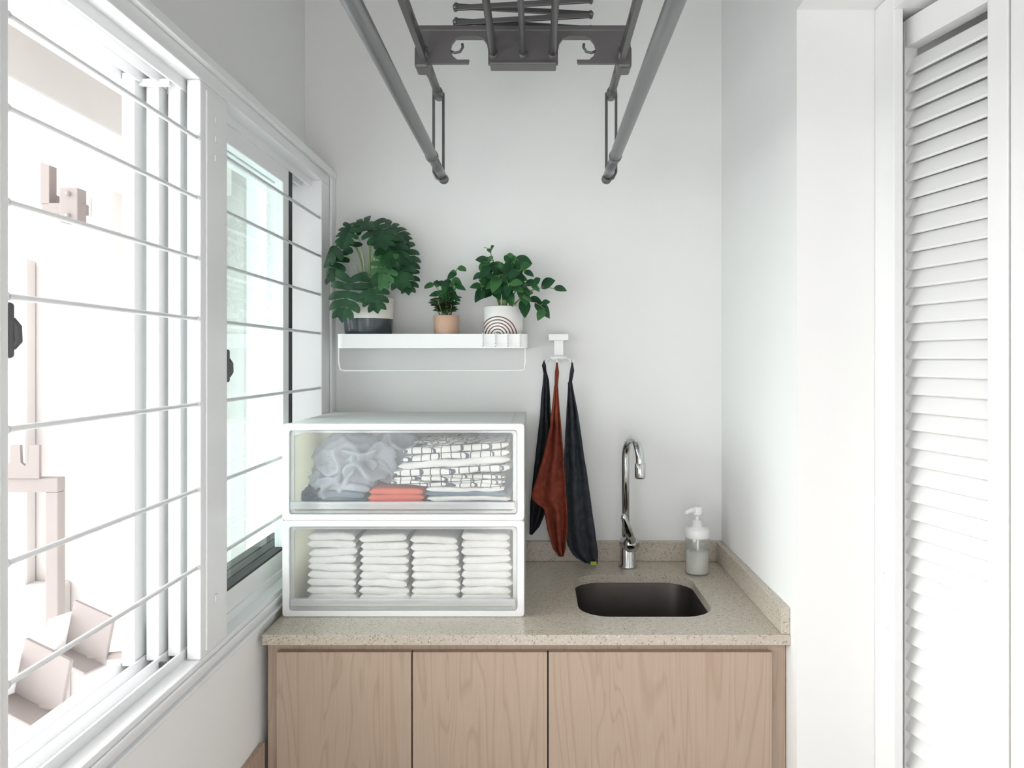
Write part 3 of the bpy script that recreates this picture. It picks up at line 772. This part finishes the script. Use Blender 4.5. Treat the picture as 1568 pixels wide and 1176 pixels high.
# front plate with hook cut-outs
def mir(P): return [(2*CX-x, z) for x, z in reversed(P)]
half = [(-0.273, 2.140), (-0.262, 2.130), (-0.155, 2.130), (-0.153, 2.138), (-0.180, 2.138), (-0.190, 2.146), (-0.196, 2.160), (-0.192, 2.175), (-0.183, 2.186), (-0.170, 2.192),
        (-0.135, 2.192), (-0.122, 2.187), (-0.113, 2.175), (-0.110, 2.158), (-0.110, 2.128)]
o.poly([half+mir(half)+[(2*CX+0.273, 2.205), (-0.273, 2.205)]], 0.010, Matrix.Translation((0, 1.728, 0)) @ RX90, M_rack)
for s_ in (-1, 1):
    q = lambda x, z: (CX+s_*(x), 1.728, z)
    o.tube([q(0.167, 2.160), q(0.155, 2.155), q(0.143, 2.158), q(0.137, 2.168), q(0.138, 2.176)], 0.0032, M_rack, seg=8)
    o.box(CX+s_*0.239-0.006, CX+s_*0.239+0.006, 1.735, 1.765, 2.128, 2.215, M_rack, bev=0.002)
o.box(CX-0.245, CX+0.245, 1.722, 1.775, 2.203, 2.216, M_rack, bev=0.002)
o.box(CX-0.075, CX+0.075, 1.718, 1.762, 2.126, 2.134, M_rack, bev=0.002)
for dx in (-0.067, 0.0, 0.067):
    o.tube([(CX+dx, 0.2, 2.150), (CX+dx, 1.76, 2.150)], 0.0075 if dx else 0.0065, M_rack if dx else M_rackl, seg=14)
    o.tube([(CX+dx, 1.715, 2.150), (CX+dx, 1.775, 2.150)], 0.0105, M_rack, seg=14)
    o.box(CX+dx-0.003, CX+dx+0.003, 1.2, 1.76, 2.172, 2.190, M_rack)
# scissor arms
for L in range(6):
    z = 2.226+0.034*L
    for s_, yy in ((1, 1.735), (-1, 1.765)):
        a = Vector((CX-0.155, yy, z if s_ > 0 else z+0.018)); b = Vector((CX+0.155, yy, z+0.018 if s_ > 0 else z))
        ang = math.atan2(b.z-a.z, b.x-a.x); mid = (a+b)/2
        R = Matrix.Translation(mid) @ Matrix.Rotation(-ang, 4, 'Y')
        o.box(-0.158, 0.158, -0.003, 0.003, -0.0062, 0.0062, M_rack, bev=0.0015, M=R)
        o.tube([a-Vector((0, 0.01, 0)), a+Vector((0, 0.01, 0))], 0.005, M_rackl, seg=10)
        o.tube([b-Vector((0, 0.01, 0)), b+Vector((0, 0.01, 0))], 0.005, M_rackl, seg=10)
o.box(CX-0.20, CX+0.20, 0.4, 1.80, 2.44, 2.50, M_rack, bev=0.006)
o.box(CX-0.07, CX+0.07, 0.5, 1.70, 2.50, 2.62, M_rack, bev=0.004)
o.done()

# ------------------------------------------------------------------ louvre door
o = O('door_1')
o.box(0.703, 0.722, 1.50, 1.584, 0, 2.186, M_door, bev=0.002)
o.box(0.7215, 0.7265, 1.53, 1.584, 0, 2.16, M_latch)
o.box(0.722, 0.90, 1.558, 1.584, 0, 2.187, M_door, bev=0.002)
o.box(0.703, 0.80, 0.53, 1.50, 2.150, 2.186, M_door, bev=0.002)
o.box(0.722, 0.80, 1.50, 1.558, 2.150, 2.186, M_door)
# recessed pull
o.poly([rrect(1.515, 1.545, 0.922, 1.040, 0.013, 6), rrect(1.521, 1.539, 0.930, 1.032, 0.008, 6)], 0.008, Matrix(((0, 0, 1, 0.702), (1, 0, 0, 0), (0, 1, 0, 0), (0, 0, 0, 1))), M_white)
dv = Vector((0.238, -0.971, 0)).normalized()
def panel(start, w, d=dv, st=0.034):
    nrm = Vector((d.y, -d.x, 0))   # toward the room (-x)
    if nrm.x > 0: nrm = -nrm
    M = Matrix(((d.x, -nrm.x, 0, start.x), (d.y, -nrm.y, 0, start.y), (0, 0, 1, 0), (0, 0, 0, 1)))
    th = 0.030
    z0, z1 = 0.02, 2.140
    o.box(0, st, 0, th, z0, z1, M_door, bev=0.0025, M=M)
    o.box(w-st-0.01, w, 0, th, z0, z1, M_door, bev=0.0025, M=M)
    o.box(st, w-st-0.01, 0, th, 2.085, z1, M_door, bev=0.001, M=M)
    o.box(st, w-st-0.01, 0, th, z0, 0.12, M_door, bev=0.001, M=M)
    z = 0.13
    while z < 2.082:
        S = M @ Matrix.Translation((0, th/2-0.002, z)) @ Matrix.Rotation(math.radians(-28), 4, 'X')
        o.box(st-0.002, w-st-0.008, -0.003, 0.003, -0.0205, 0.0205, M_door, bev=0.0015, M=S)
        z += 0.0355
    return start+d*w
p = Vector((0.7305, 1.560, 0))
p = panel(p, 0.280)
p = panel(p+dv*0.004, 0.280)
d2 = Vector((-0.16, -0.987, 0)).normalized()
p = panel(p+d2*0.004, 0.27, d2)
o.done()

# ------------------------------------------------------------------ light
w = bpy.data.worlds.new('World'); scene.world = w; w.use_nodes = True
nt = w.node_tree; bg = nt.nodes['Background']
bg.inputs['Color'].default_value = (0.99, 0.99, 1.0, 1)
bg.inputs['Strength'].default_value = 4.5
def sun(name, d, e, ang, col=(1, 1, 1)):
    L = bpy.data.lights.new(name, 'SUN'); L.energy = e; L.angle = math.radians(ang); L.color = col
    ob = bpy.data.objects.new(name, L); scene.collection.objects.link(ob)
    ob.rotation_euler = Vector(d).to_track_quat('-Z', 'Y').to_euler(); return ob
sun('overcast_sun', (0.92, 0.22, -0.38), 3.8, 45, (1.0, 0.985, 0.97))

# ------------------------------------------------------------------ camera
cam = bpy.data.cameras.new('Camera'); co = bpy.data.objects.new('Camera', cam); scene.collection.objects.link(co)
co.location = (0, 0, 1.46); co.rotation_euler = (math.pi/2, 0, 0)
cam.sensor_width = 36; cam.lens = 26.77; cam.shift_x = -0.0242; cam.shift_y = -0.0242
cam.clip_start = 0.02
scene.camera = co
try:
    scene.view_settings.view_transform = 'Standard'
except Exception: pass
